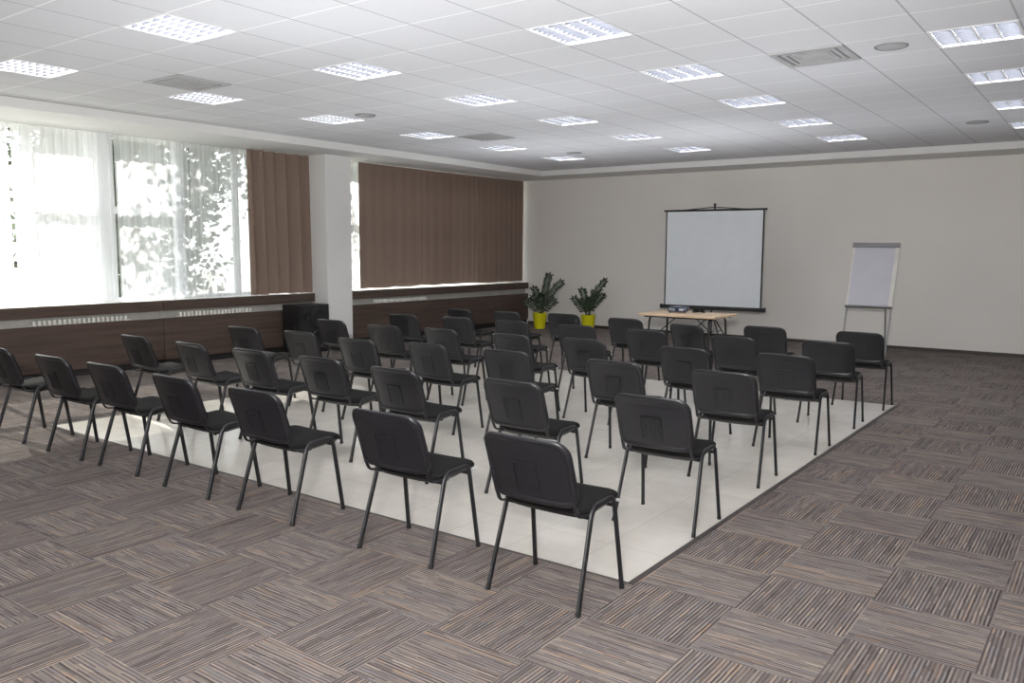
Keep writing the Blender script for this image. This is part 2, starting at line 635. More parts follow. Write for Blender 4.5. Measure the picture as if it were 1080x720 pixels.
# white sill boards
for k, (a, b) in enumerate(((W1[0] - 0.2, 9.172), (9.72, YW))):
    bm = bmesh.new()
    box(bm, XW - 0.03, XCOV - 0.03, a, b, SILL - 0.035, SILL + 0.004, 0.003)
    struct('trim_%d' % (4 + k), bm, 'sill')


def window(n, y0, y1, mull, transoms, z0=0.90, z1=3.22):
    root = bpy.data.objects.new('window_%d' % n, None)
    COL.objects.link(root)
    root['kind'] = 'structure'
    bm = bmesh.new()
    xf = XW
    box(bm, xf - 0.06, xf + 0.02, y0, y1, z0, z0 + 0.07)
    box(bm, xf - 0.06, xf + 0.02, y0, y1, z1 - 0.04, z1)
    edges = [y0 + 0.035] + [m for m, w in mull] + [y1 - 0.035]
    for m, w in [(y0 + 0.035, 0.07)] + mull + [(y1 - 0.035, 0.07)]:
        box(bm, xf - 0.06, xf + 0.03, m - w / 2, m + w / 2, z0 + 0.07, z1 - 0.04)
    for (a, b) in transoms:
        box(bm, xf - 0.055, xf + 0.018, a, b, 2.14, 2.24)
    struct('window_frame', bm, 'wframe', root)
    for a, b in zip(edges, edges[1:]):
        bm = bmesh.new()
        quad(bm, (xf - 0.02, a, z0 + 0.05), (xf - 0.02, b, z0 + 0.05), (xf - 0.02, b, z1 - 0.05), (xf - 0.02, a, z1 - 0.05))
        struct('pane', bm, 'glass', root)
    return root


window(1, W1[0], W1[1], [(2.95, 0.07), (3.95, 0.07), (4.95, 0.07), (5.86, 0.32), (7.02, 0.10), (8.02, 0.07)], [(W1[0], 5.75), (5.98, 7.0)])
window(2, W2[0], W2[1], [(11.1, 0.08), (12.5, 0.08), (13.9, 0.08)], [(W2[0], W2[1])])


# ------------------------------------------------------------------ radiator covers
def radiator_cover(y0, y1, label, fins):
    r = thing('radiator_cover', label, 'radiator cover', (XCOV, (y0 + y1) / 2, 0), 0, 'dark wood radiator covers under the windows')
    oy = (y0 + y1) / 2
    a, b = y0 - oy + 0.003, y1 - oy - 0.003
    bm = bmesh.new()
    box(bm, -0.022, 0, a, b, 0.095, 0.685, 0.002)
    mesh_obj('front_panel', bm, 'cover', r)
    bm = bmesh.new()
    box(bm, -0.03, 0.004, a, b, 0.79, SILL + 0.002, 0.002)
    mesh_obj('ledge_board', bm, 'cover', r)
    bm = bmesh.new()
    box(bm, -0.06, -0.04, a, b, 0.0, 0.095)
    mesh_obj('plinth', bm, 'black', r)
    bm = bmesh.new()
    box(bm, -0.10, -0.085, a, b, 0.60, 0.82)
    mesh_obj('recess_back', bm, 'slot', r)
    for (fa, fb) in fins:
        bm = bmesh.new()
        y = fa
        while y < fb - 0.02:
            box(bm, -0.055, -0.012, y - oy, y - oy + 0.036, 0.690, 0.752, 0.004)
            y += 0.062
        box(bm, -0.06, -0.05, fa - oy - 0.03, fb - oy + 0.03, 0.688, 0.700)
        mesh_obj('radiator_fins', bm, 'fin', r)
    return r


radiator_cover(0.6, 6.44, 'dark brown wooden radiator cover under the sheer curtains, farther from the pillar', [(4.70, 5.96)])
radiator_cover(6.44, 9.17, 'dark brown wooden radiator cover between the pillar and its longer neighbour', [(6.70, 7.92)])
radiator_cover(9.72, 12.62, 'dark brown wooden radiator cover beyond the pillar, under the left brown curtain half', [(10.55, 11.95)])
radiator_cover(12.62, YW, 'dark brown wooden radiator cover in the far corner beside the potted plants', [])


# ------------------------------------------------------------------ curtains
def curtain(name, label, cat, x, y0, y1, z0, z1, amp, wl, mat, group=None, hem=0.0, seed=0, thick=0.0, gather=0.35):
    rnd = random.Random(seed)
    n = max(24, int((y1 - y0) / 0.012))
    ph = []
    y = 0
    cur = 0.0
    offs = []
    widths = []
    # irregular folds
    yy = y0
    folds = [y0]
    while yy < y1:
        yy += wl * (0.6 + 0.8 * rnd.random())
        folds.append(yy)
    amps = [amp * (0.55 + 0.75 * rnd.random()) for _ in folds]

    def fold(yv):
        for k in range(len(folds) - 1):
            if folds[k] <= yv < folds[k + 1]:
                s = (yv - folds[k]) / (folds[k + 1] - folds[k])
                return (amps[k] * (1 - s) + amps[k + 1] * s) * sin(2 * pi * s), k
        return 0.0, 0
    bm = bmesh.new()
    rows = []
    nz = 14
    hemv = [hem * (rnd.random() - 0.5) for _ in range(12)]
    for iz in range(nz + 1):
        tz = iz / nz
        z = z0 + (z1 - z0) * tz
        row = []
        for i in range(n + 1):
            s = i / n
            yv = y0 + (y1 - y0) * s
            f, k = fold(yv)
            damp = 1.0 - gather * tz
            sway = 0.012 * sin(2.2 * yv + 2.0 * tz + seed) * (1 - tz)
            zz = z
            if iz == 0:
                q = s * 10.99
                kk = int(q)
                zz += hemv[kk] * (1 - (q - kk)) + hemv[kk + 1] * (q - kk)
            row.append(bm.verts.new((x + f * damp + sway, yv + 0.35 * f * damp, zz)))
        rows.append(row)
    for A, B in zip(rows, rows[1:]):
        for i in range(n):
            bm.faces.new((A[i], A[i + 1], B[i + 1], B[i]))
    o = mesh_obj(name, bm, mat, None, True)
    tag(o, label, cat, group)
    return o


curtain('curtain', 'narrow brown drape hanging before the pillar, beside the white sheers', 'curtain', -10.985, 7.99, 9.15, 0.945, 3.19, 0.08, 0.23, 'curtain', 'brown window drapes', 0.02, 3)
curtain('curtain', 'wide brown drape just beyond the white pillar', 'curtain', -10.985, 10.31, 12.75, 0.962, 3.19, 0.0065, 0.21, 'curtain', 'brown window drapes', 0.02, 5)
curtain('curtain', 'wide brown drape closest to the far wall and the plants', 'curtain', -10.955, 12.70, 15.27, 0.968, 3.19, 0.006, 0.19, 'curtain', 'brown window drapes', 0.02, 8)
SG = 'white sheer curtains'
curtain('sheer_curtain', 'white sheer curtain cut off by the photo edge, farthest from the pillar', 'sheer curtain', -11.13, 2.3, 4.655, 0.945, 3.19, 0.03, 0.13, 'dense', SG, 0.01, 11)
curtain('sheer_curtain', 'dense white sheer curtain over the brightest window bay', 'sheer curtain', -11.13, 4.68, 5.965, 0.945, 3.19, 0.03, 0.15, 'dense', SG, 0.01, 12)
curtain('sheer_curtain', 'white sheer curtain over the middle bay with the crossbar behind it', 'sheer curtain', -11.13, 5.98, 7.07, 0.945, 3.19, 0.03, 0.16, 'sheer', SG, 0.01, 13)
curtain('sheer_curtain', 'white sheer curtain beside the narrow brown drape', 'sheer curtain', -11.13, 7.10, 8.2, 0.945, 3.19, 0.03, 0.15, 'sheer', SG, 0.01, 14)
curtain('sheer_curtain', 'white sheer strip showing between the pillar and the wide brown drape', 'sheer curtain', -11.13, 9.76, 15.2, 0.945, 3.19, 0.025, 0.15, 'sheer', SG, 0.01, 15)


# ------------------------------------------------------------------ ceiling fixtures
def louvre_light(loc, label):
    r = thing('ceiling_light', label, 'ceiling light', loc, 0, 'square louvred ceiling lights')
    S = 0.298
    bm = bmesh.new()
    # flange ring + housing
    for (a, b, c, d) in ((-S, S, -S, -S + 0.014), (-S, S, S - 0.014, S), (-S, -S + 0.014, -S + 0.014, S - 0.014), (S - 0.014, S, -S + 0.014, S - 0.014)):
        box(bm, a, b, c, d, -0.004, 0.075)
    box(bm, -S, S, -S, S, 0.075, 0.09)
    mesh_obj('housing', bm, 'lampframe', r)
    bm = bmesh.new()
    I = S - 0.014
    w = 2 * I / 4
    for k in range(5):            # long reflectors between the tubes
        x = -I + k * w
        t_, b_ = 0.036, 0.005
        V = [bm.verts.new(p) for p in ((x - b_, -I, 0), (x + b_, -I, 0), (x + b_, I, 0), (x - b_, I, 0), (x - t_, -I, 0.05), (x + t_, -I, 0.05), (x + t_, I, 0.05), (x - t_, I, 0.05))]
        for f in ((0, 1, 2, 3), (0, 4, 7, 3), (1, 2, 6, 5), (4, 5, 6, 7)):
            bm.faces.new([V[q] for q in f])
    mesh_obj('reflector', bm, 'reflector', r)
    bm = bmesh.new()
    for q in range(4):            # cross blades
        xa, xb = -I + q * w + 0.005, -I + (q + 1) * w - 0.005
        for k in range(1, 9):
            y = -I + 2 * I * k / 9
            box(bm, xa, xb, y - 0.003, y + 0.003, 0.002, 0.024)
    mesh_obj('louvre', bm, 'louvre', r)
    for k in range(4):
        bm = bmesh.new()
        x = -I + (k + 0.5) * w
        sweep(bm, [(x, -I + 0.01, 0.052), (x, I - 0.01, 0.052)], 0.014, n=8)
        mesh_obj('fluorescent_tube', bm, 'tubelight', r, True)
    return r


first = None
colname = {-8: 'strip closest to the windows', -4: 'second strip from the windows', 0: 'third strip from the windows', 4: 'strip away from the windows'}
ordn = {12: 'first from the far wall', 9: 'second from the far wall', 6: 'third from the far wall', 3: 'fourth from the far wall', 0: 'fifth from the far wall', -3: 'sixth from the far wall'}
for (i, j) in LIGHTS + EXTRA:
    loc = (XG + TS * (i + 0.5), YG + TS * (j + 0.5), CEIL)
    lab = 'louvred ceiling light, %s, %s' % (ordn[j], colname[i])
    if first is None:
        first = louvre_light(loc, lab)
    else:
        dup(first, loc, 0, lab)


def air_vent(loc, label):
    r = thing('air_vent', label, 'air vent', loc, 0, 'square ceiling air vents')
    S = 0.298
    bm = bmesh.new()
    box(bm, -S, S, -S, S, -0.004, 0.0)
    mesh_obj('back_plate', bm, 'ventd', r)
    for k, (s, wd, z) in enumerate(((S, 0.055, -0.012), (0.215, 0.03, -0.010), (0.165, 0.03, -0.008))):
        bm = bmesh.new()
        for (a, b, c, d) in ((-s, s, -s, -s + wd), (-s, s, s - wd, s), (-s, -s + wd, -s + wd, s - wd), (s - wd, s, -s + wd, s - wd)):
            box(bm, a, b, c, d, z, -0.003)
        mesh_obj('diffuser_ring' if k else 'frame', bm, 'ventw', r)
    bm = bmesh.new()
    for k in range(7):
        y = -0.115 + 0.038 * k
        box(bm, -0.13, 0.13, y - 0.008, y + 0.008, -0.009, -0.003)
    mesh_obj('grille', bm, 'ventw', r)
    return r


def cell(i, j, z=CEIL):
    return (XG + TS * (i + 0.5), YG + TS * (j + 0.5), z)


v = air_vent(cell(2, 3), 'grey square air vent in the ceiling nearest the far right corner speaker')
v['label'] = 'large grey square air vent beside a round ceiling speaker, farthest from the windows'
dup(v, cell(-7, 7), 0, 'grey square air vent in the ceiling between two lights before the far corner')
dup(v, cell(-7, -1), 0, 'pale square air vent in the ceiling above the sheer curtains')


def ceiling_speaker(loc, label):
    r = thing('ceiling_speaker', label, 'ceiling speaker', loc, 0, 'round ceiling speakers')
    bm = bmesh.new()
    lathe(bm, [(0.128, 0), (0.128, -0.006), (0.122, -0.010), (0.112, -0.010), (0.110, -0.004)], 36, cap0=True, cap1=False)
    mesh_obj('rim', bm, 'ventd', r, True)
    bm = bmesh.new()
    lathe(bm, [(0.110, -0.005), (0.085, -0.009), (0.03, -0.011), (0.004, -0.011)], 36, cap0=False, cap1=True)
    mesh_obj('grille', bm, 'ventw', r, True)
    return r


s = ceiling_speaker(cell(3, 3), 'round grey ceiling speaker beside the large square air vent')
dup(s, cell(3, 11), 0, 'round grey ceiling speaker close to the far wall above the flipchart')
dup(s, cell(-7, 3), 0, 'round grey ceiling speaker between lights near the white pillar')
dup(s, cell(-7, 11), 0, 'round grey ceiling speaker beside the last light at the far corner')


# ------------------------------------------------------------------ chairs
def back_map(u, v, off):
    # u across, v up from the middle of the back; off > 0 towards the rear
    z = 0.662 + v
    tz = (z - 0.49) / 0.335
    y = 0.028 - 0.098 * tz - 0.012 * tz * tz
    bulge = 0.038 * (1 - (u / 0.24) ** 2)
    return (u, y - bulge - off, z - 0.006 * (u / 0.24) ** 2 + 0.0)


def seat_map(u, v, off):
    y = 0.285 + v
    s = (y - 0.10) / 0.37
    z = 0.455 + 0.030 * s - 0.030 * max(0, (s - 0.78) / 0.22) ** 2 + 0.010 * max(0, (0.25 - s) / 0.25) ** 2
    z -= 0.012 * (1 - (u / 0.23) ** 2) * (1 - abs(2 * s - 1) * 0.6)
    return (u, y, z + off)


def make_chair(loc, rz, label):
    r = thing('stacking_chair', label, 'chair', loc, rz, 'black stacking chairs set out in rows')
    # seat: upholstered pad + plastic under-shell
    bm = bmesh.new()
    cushion(bm, 0.455, 0.385, 0.075, [(0.02, -0.020), (0.004, -0.018), (0.0, -0.006), (0.003, 0.006), (0.014, 0.015), (0.04, 0.021), (0.09, 0.024), (0.14, 0.025), (0.19, 0.025)], seat_map)
    seat = mesh_obj('seat', bm, 'seatfab', r, True)
    bm = bmesh.new()
    cushion(bm, 0.445, 0.375, 0.07, [(0.19, -0.046), (0.10, -0.045), (0.035, -0.042), (0.01, -0.034), (0.0, -0.019), (0.02, -0.017)], seat_map)
    mesh_obj('seat_shell', bm, 'plastic', r, True)
    # backrest shell
    bm = bmesh.new()
    cushion(bm, 0.485, 0.335, 0.070, [(0.012, -0.030), (0.002, -0.029), (0.0, -0.016), (0.002, -0.006), (0.008, -0.0005), (0.016, 0.001), (0.024, -0.002), (0.029, -0.006),
                                      (0.033, -0.0062), (0.06, -0.006), (0.09, -0.006), (0.12, -0.006), (0.15, -0.006), (0.1665, -0.006)], back_map)

    def rib(u0, u1, v0, v1, off=0.0045):
        nu = 4
        for k in range(nu):
            a, b = u0 + (u1 - u0) * k / nu, u0 + (u1 - u0) * (k + 1) / nu
            q = [bm.verts.new(back_map(uu, vv, oo)) for (uu, vv, oo) in ((a, v0, -0.007), (b, v0, -0.007), (b, v1, -0.007), (a, v1, -0.007), (a, v0, off - 0.006), (b, v0, off - 0.006), (b, v1, off - 0.006), (a, v1, off - 0.006))]
            for f in ((4, 5, 6, 7), (0, 1, 5, 4), (3, 7, 6, 2), (0, 4, 7, 3), (1, 2, 6, 5)):
                bm.faces.new([q[i] for i in f])
    rib(-0.062, 0.062, 0.029, 0.036, 0.010)
    rib(-0.066, -0.062, -0.105, 0.036, 0.0035)
    rib(0.062, 0.066, -0.105, 0.036, 0.0045)
    for k in range(5):
        u = -0.042 + 0.021 * k
        rib(u - 0.0015, u + 0.0015, -0.115, 0.020, 0.0016)
    rib(-0.17, 0.17, 0.100, 0.1025, 0.0025)
    back = mesh_obj('backrest', bm, 'plastic', r, True)
    # upholstered front of the back
    bm = bmesh.new()
    cushion(bm, 0.470, 0.320, 0.065, [(0.0, -0.028), (0.003, -0.042), (0.015, -0.052), (0.05, -0.056), (0.10, -0.056), (0.159, -0.056)], back_map)
    mesh_obj('back_cushion', bm, 'seatfab', r, True)
    for s in (-1, 1):
        # continuous side frame, split where the legs bend into the rail
        path = fillet([(s * 0.262, 0.0, 0.0), (s * 0.243, 0.150, 0.474), (s * 0.243, 0.352, 0.482), (s * 0.262, 0.417, 0.0)], [0.075, 0.055], 7)
        path = [Vector(p) for p in path]
        i1 = 1
        i2 = len(path) - 2
        dn = Vector((0, 1, 0))
        bm = bmesh.new()
        sweep(bm, path[0:i1 + 1], 0.0155, 0.0105, 12, side=(0, 1, 0.3))
        leg = mesh_obj('leg', bm, 'tube', r, True)
        bm = bmesh.new()
        sweep(bm, [path[0], path[0].lerp(path[1], 0.05)], 0.0165, 0.0115, 12, side=(0, 1, 0.3))
        mesh_obj('foot_cap', bm, 'rubber', leg)
        bm = bmesh.new()
        sweep(bm, path[i2:], 0.0155, 0.0105, 12, side=(0, 1, -0.3))
        leg = mesh_obj('leg', bm, 'tube', r, True)
        bm = bmesh.new()
        sweep(bm, [path[-1], path[-1].lerp(path[-2], 0.05)], 0.0165, 0.0115, 12, side=(0, 1, -0.3))
        mesh_obj('foot_cap', bm, 'rubber', leg)
        bm = bmesh.new()
        sweep(bm, path[i1:i2 + 1], 0.0105, 0.0155, 12, side=(1, 0, 0))
        mesh_obj('side_rail', bm, 'tube', r, True)
        # flat tube carrying the backrest
        bm = bmesh.new()
        pts = fillet([(s * 0.218, -0.020, 0.640), (s * 0.222, 0.020, 0.515), (s * 0.226, 0.055, 0.448), (s * 0.222, 0.19, 0.434)], [0.2, 0.05], 6)
        sweep(bm, pts, 0.012, 0.007, 10, side=(1, 0, 0))
        mesh_obj('back_support', bm, 'tube', r, True)
        bm = bmesh.new()
        box(bm, s * 0.236 - 0.008, s * 0.236 + 0.008, 0.398, 0.418, 0.443, 0.456, 0.004)
        p = mesh_obj('corner_plug', bm, 'plug', r)
        p['label'] = 'pale plastic corner plug'
    for y, z in ((0.125, 0.432), (0.345, 0.440)):
        bm = bmesh.new()
        sweep(bm, [(-0.238, y, z), (0.238, y, z)], 0.009, 0.009, 10)
        mesh_obj('cross_bar', bm, 'tube', r, True)
    return r


CH = [('c0',-7.731,3.095,0.0091), ('c1',-6.771,3.105,0.0255), ('c2',-5.993,3.130,0.0152), ('c3',-5.078,3.116,-0.0076), ('c4',-4.213,3.116,0.0134), ('c5',-3.089,3.114,0.0281), ('c6',-2.165,3.099,0.0015),
('d1',-7.716,4.321,-0.0160), ('d2',-6.743,4.303,-0.0456), ('d3',-5.908,4.337,0.0214), ('d4',-5.060,4.362,0.0423), ('d5',-4.177,4.293,-0.0175), ('d6',-3.174,4.365,-0.0118), ('d7',-2.184,4.402,0.0304),
('e1',-7.664,5.520,0.0638), ('e2',-6.809,5.590,0.0251), ('e3',-5.834,5.469,0.0508), ('e4',-5.042,5.599,-0.0269), ('e5',-4.185,5.644,0.0384), ('e6',-3.134,5.630,0.0293), ('e7',-2.239,5.623,0.0264),
('f1',-7.654,6.751,0.0181), ('f2',-6.641,6.628,0.0815), ('f3',-5.886,6.740,-0.0363), ('f4',-4.932,6.739,-0.0636), ('f5',-4.141,6.838,-0.0221), ('f6',-3.068,6.778,-0.0129), ('f7',-2.201,6.849,0.0032),
('g1',-7.547,7.887,0.0598), ('g2',-6.722,7.996,-0.0011), ('g3',-5.883,8.020,0.0543), ('g4',-4.970,8.022,0.0957), ('g5',-4.059,7.977,0.0095), ('g6',-3.077,7.950,-0.0819), ('g7',-2.211,8.097,0.0514),
('h1',-7.605,9.103,-0.1113), ('h2',-6.792,9.150,-0.0698), ('h3',-5.991,9.331,0.0812), ('h4',-4.986,9.202,0.0082), ('h5',-4.000,8.880,-0.26), ('h6',-3.222,9.237,0.0338), ('h7',-2.203,9.251,0.0017)]
ROW = {'c': 'row closest to the camera', 'd': 'second row from the camera', 'e': 'third row from the camera', 'f': 'fourth row from the camera', 'g': 'fifth row from the camera', 'h': 'farthest row, facing the screen'}
SEAT = ['first seat from the windows', 'second seat from the windows', 'third seat from the windows', 'middle seat', 'third seat from the open carpet', 'second seat from the open carpet', 'end seat beside the open carpet']
proto = None
for nm, x, y, rz in CH:
    n = int(nm[1])
    k = n if nm[0] == 'c' else n - 1
    lab = 'black stacking chair, %s, %s' % (SEAT[k], ROW[nm[0]])
    if nm == 'h5':
        lab = 'black stacking chair turned askew in front of the wooden table, farthest row'
    if proto is None:
        proto = make_chair((x, y, 0), rz, lab)
    else:
        dup(proto, (x, y, 0), rz, lab)

# ------------------------------------------------------------------ folding table
tab = thing('folding_table', 'pale wooden folding table with black steel legs before the screen', 'table', (-5.185, 11.44, 0))
bm = bmesh.new()
box(bm, -0.61, 0.61, -0.41, 0.41, 0.708, 0.740, 0.006)
mesh_obj('tabletop', bm, 'table', tab)
for s in (-1, 1):
    xx = s * 0.47
    pts = fillet([(xx + s * 0.02, -0.34, 0.0), (xx, -0.30, 0.69), (xx, 0.30, 0.69), (xx + s * 0.02, 0.34, 0.0)], [0.09, 0.09], 6)
    P = [Vector(p) for p in pts]
    bm = bmesh.new(); sweep(bm, P[0:2], 0.015, n=10, side=(1, 0, 0)); mesh_obj('leg', bm, 'tube', tab, True)
    bm = bmesh.new(); sweep(bm, P[-2:], 0.015, n=10, side=(1, 0, 0)); mesh_obj('leg', bm, 'tube', tab, True)
    bm = bmesh.new(); sweep(bm, P[1:-1], 0.015, n=10, side=(1, 0, 0)); mesh_obj('leg_bow', bm, 'tube', tab, True)
    bm = bmesh.new(); sweep(bm, [(xx, -0.31, 0.16), (xx, 0.31, 0.16)], 0.010, n=8); mesh_obj('stretcher', bm, 'tube', tab, True)
    bm = bmesh.new()
    sweep(bm, [(xx - s * 0.01, -0.05, 0.42), (xx - s * 0.34, -0.05, 0.70)], 0.008, n=8)
    sweep(bm, [(xx, -0.31, 0.42), (xx, 0.31, 0.42)], 0.009, n=8)
    mesh_obj('brace', bm, 'tube', tab, True)
bm = bmesh.new()
box(bm, -0.54, 0.54, -0.34, -0.315, 0.683, 0.708)
mesh_obj('under_rail', bm, 'tube', tab)
bm = bmesh.new()
box(bm, -0.54, 0.54, 0.315, 0.34, 0.683, 0.708)
mesh_obj('under_rail', bm, 'tube', tab)

# projector + cable on the table
pj = thing('projector', 'small dark blue projector lying on the pale wooden table', 'projector', (-5.36, 11.50, 0.741), radians(12))
bm = bmesh.new()
box(bm, -0.145, 0.145, -0.105, 0.105, 0.016, 0.088, 0.014)
mesh_obj('body', bm, 'navy', pj, True)
bm = bmesh.new()
lathe(bm, [(0.040, 0.0), (0.040, 0.022), (0.034, 0.026), (0.030, 0.016), (0.002, 0.020)], 28, (0.055, 0.100, 0.052), 'y')
mesh_obj('lens', bm, 'lens', pj, True)
bm = bmesh.new()
for k in range(6):
    box(bm, -0.12 + 0.016 * k, -0.111 + 0.016 * k, -0.1065, -0.100, 0.032, 0.072)
mesh_obj('vent_grille', bm, 'silver', pj)
bm = bmesh.new()
box(bm, 0.03, 0.10, -0.108, -0.1, 0.03, 0.066, 0.003)
mesh_obj('connector_panel', bm, 'silver', pj)
bm = bmesh.new()
box(bm, -0.05, 0.05, -0.05, 0.0, 0.088, 0.092, 0.002)
mesh_obj('control_panel', bm, 'silver', pj)
for (x, y) in ((-0.11, -0.075), (0.11, -0.075), (0, 0.08)):
    bm = bmesh.new()
    lathe(bm, [(0.012, 0), (0.012, 0.02)], 14, (x, y, 0))
    mesh_obj('foot', bm, 'rubber', pj, True)
bm = bmesh.new()
pts = []
for k in range(150):
    a = k * 0.21
    rr = 0.075 + 0.012 * sin(a * 0.37) + 0.006 * sin(a * 2.1)
    pts.append((rr * cos(a) * 1.05, rr * sin(a) * 0.8, 0.012 + 0.062 * (k / 150) + 0.007 * sin(a * 1.7)))
sweep(bm, pts, 0.0065, n=7)
cb = mesh_obj('cable_coil', bm, 'rubber', None, True, (-5.06, 11.56, 0.741))
tag(cb, 'coiled black cable lying beside the projector on the table', 'cable')

# ------------------------------------------------------------------ tripod projection screen
sc = thing('projection_screen', 'white portable tripod projection screen with black border behind the table', 'projection screen', (-5.945, 14.12, 0), radians(4))
W_, Zb, Zt = 0.90, 0.675, 2.385
bm = bmesh.new()
box(bm, -W_ + 0.022, W_ - 0.022, -0.006, 0.0, Zb, Zt - 0.012)
mesh_obj('screen_surface', bm, 'screen', sc)
bm = bmesh.new()
box(bm, -W_, -W_ + 0.024, -0.008, 0.002, Zb, Zt)
box(bm, W_ - 0.024, W_, -0.008, 0.002, Zb, Zt)
box(bm, -W_, W_, -0.008, 0.002, Zt - 0.016, Zt)
mesh_obj('border', bm, 'black', sc)
bm = bmesh.new()
sweep(bm, [(-W_ - 0.04, 0, Zt + 0.004), (W_ + 0.04, 0, Zt + 0.004)], 0.016, n=10)
mesh_obj('top_bar', bm, 'tube', sc, True)
bm = bmesh.new()
sweep(bm, [(-W_ * 0.62, 0.01, Zt + 0.012), (-0.03, 0.02, Zt + 0.055)], 0.008, n=8)
sweep(bm, [(W_ * 0.62, 0.01, Zt + 0.012), (0.03, 0.02, Zt + 0.055)], 0.008, n=8)
box(bm, -0.03, 0.03, 0.008, 0.03, Zt + 0.045, Zt + 0.065, 0.003)
mesh_obj('hanger_bracket', bm, 'tube', sc, True)
bm = bmesh.new()
sweep(bm, [(0, 0.035, 0.12), (0, 0.035, Zt + 0.10)], 0.014, n=10)
lathe(bm, [(0.022, 0), (0.026, 0.02), (0.02, 0.035)], 14, (0, 0.035, Zt + 0.085))
mesh_obj('pole', bm, 'tube', sc, True)
bm = bmesh.new()
box(bm, -W_ - 0.06, W_ + 0.06, -0.04, 0.03, Zb - 0.07, Zb + 0.0, 0.014)
case = mesh_obj('screen_case', bm, 'black', sc, True)
for s in (-1, 1):
    bm = bmesh.new()
    box(bm, s * (W_ + 0.06) - 0.012, s * (W_ + 0.06) + 0.012, -0.044, 0.034, Zb - 0.075, Zb + 0.006, 0.008)
    mesh_obj('end_cap', bm, 'rubber', case)
for a in (90, 210, 330):
    ca, sa = cos(radians(a)), sin(radians(a))
    bm = bmesh.new()
    sweep(bm, [(0.02 * ca, 0.035 + 0.02 * sa, 0.52), (0.52 * ca, 0.035 + 0.52 * sa, 0.012)], 0.011, n=8)
    sweep(bm, [(0.012 * ca, 0.035 + 0.012 * sa, 0.20), (0.28 * ca, 0.035 + 0.28 * sa, 0.256)], 0.006, n=8)
    leg = mesh_obj('leg', bm, 'tube', sc, True)
    bm = bmesh.new()
    lathe(bm, [(0.015, 0), (0.017, 0.03)], 12, (0.52 * ca, 0.035 + 0.52 * sa, 0))
    mesh_obj('rubber_foot', bm, 'rubber', leg, True)

# ------------------------------------------------------------------ flipchart
fl = thing('flipchart', 'white flipchart easel with grey clamp bar standing by the far wall', 'flipchart', (-3.165, 13.83, 0), 0)
LT = math.atan2(0.34, 0.98)


def fmap(u, s, d):       # u across, s up along the board from its lower edge, d off the face (towards the room)
    return (u, -0.17 + s * sin(LT) - d * cos(LT), 0.82 + s * cos(LT) + d * sin(LT))


def slab(bm, u0, u1, s0, s1, d0, d1):
    q = [bm.verts.new(fmap(u, s, d)) for d in (d0, d1) for s in (s0, s1) for u in (u0, u1)]
    for f in ((0, 2, 3, 1), (4, 5, 7, 6), (0, 1, 5, 4), (2, 6, 7, 3), (0, 4, 6, 2), (1, 3, 7, 5)):
        bm.faces.new([q[i] for i in f])


bm = bmesh.new(); slab(bm, -0.345, 0.345, 0.0, 1.03, -0.022, 0.0); mesh_obj('board', bm, 'board', fl)
bm = bmesh.new(); slab(bm, -0.315, 0.285, 0.012, 0.97, 0.001, 0.009); mesh_obj('paper_pad', bm, 'paper', fl)
bm = bmesh.new(); slab(bm, -0.352, 0.352, 0.965, 1.035, 0.010, 0.030); mesh_obj('clamp_bar', bm, 'grey', fl)
bm = bmesh.new(); slab(bm, -0.345, 0.345, -0.022, 0.0, -0.02, 0.045); mesh_obj('pen_tray', bm, 'grey', fl)
for u in (-0.325, 0.325):
    a = Vector(fmap(u, 0.4, -0.03)); b = Vector(fmap(u, -0.86, -0.03))
    bm = bmesh.new(); sweep(bm, [a, b], 0.012, n=10); leg = mesh_obj('leg', bm, 'alu', fl, True)
    bm = bmesh.new(); lathe(bm, [(0.014, -0.012), (0.016, 0.02)], 12, (b.x, b.y, 0.012)); mesh_obj('rubber_foot', bm, 'rubber', leg, True)
a = Vector(fmap(0.21, 0.35, -0.04)); b = Vector((0.15, 0.42, 0.012))
bm = bmesh.new(); sweep(bm, [a, b], 0.012, n=10); leg = mesh_obj('leg', bm, 'alu', fl, True)
bm = bmesh.new(); lathe(bm, [(0.014, -0.012), (0.016, 0.02)], 12, (b.x, b.y, 0.012)); mesh_obj('rubber_foot', bm, 'rubber', leg, True)

# ------------------------------------------------------------------ loudspeaker by the pillar
sp = thing('loudspeaker', 'large black loudspeaker cabinet on the carpet before the white pillar', 'loudspeaker', (-10.60, 8.77, 0), 0)
bm = bmesh.new()
box(bm, -0.235, 0.20, -0.30, 0.30, 0.012, 0.775, 0.012)
cab = mesh_obj('cabinet', bm, 'box', sp)
bm = bmesh.new()
box(bm, 0.198, 0.212, -0.275, 0.275, 0.04, 0.75, 0.004)
baf = mesh_obj('baffle', bm, 'cone', sp)
for (cy, cz, rr, nm) in ((0.06, 0.56, 0.155, 'woofer'), (0.06, 0.215, 0.155, 'woofer'), (-0.185, 0.60, 0.055, 'tweeter')):
    bm = bmesh.new()
    lathe(bm, [(rr, 0.212), (rr, 0.222), (rr * 0.92, 0.228), (rr * 0.85, 0.222), (rr * 0.45, 0.190), (rr * 0.32, 0.190), (rr * 0.2, 0.205), (0.004, 0.208)], 32, (0, cy, cz), 'x', cap0=False)
    mesh_obj(nm, bm, 'cone', sp, True)
bm = bmesh.new()
box(bm, -0.09, 0.06, -0.312, -0.299, 0.40, 0.44, 0.004)
mesh_obj('side_handle', bm, 'black', sp)
for (x, y) in ((-0.2, -0.26), (0.16, -0.26), (-0.2, 0.26), (0.16, 0.26)):
    bm = bmesh.new()
    lathe(bm, [(0.02, 0), (0.02, 0.014)], 12, (x, y, 0))
    mesh_obj('foot', bm, 'rubber', sp, True)


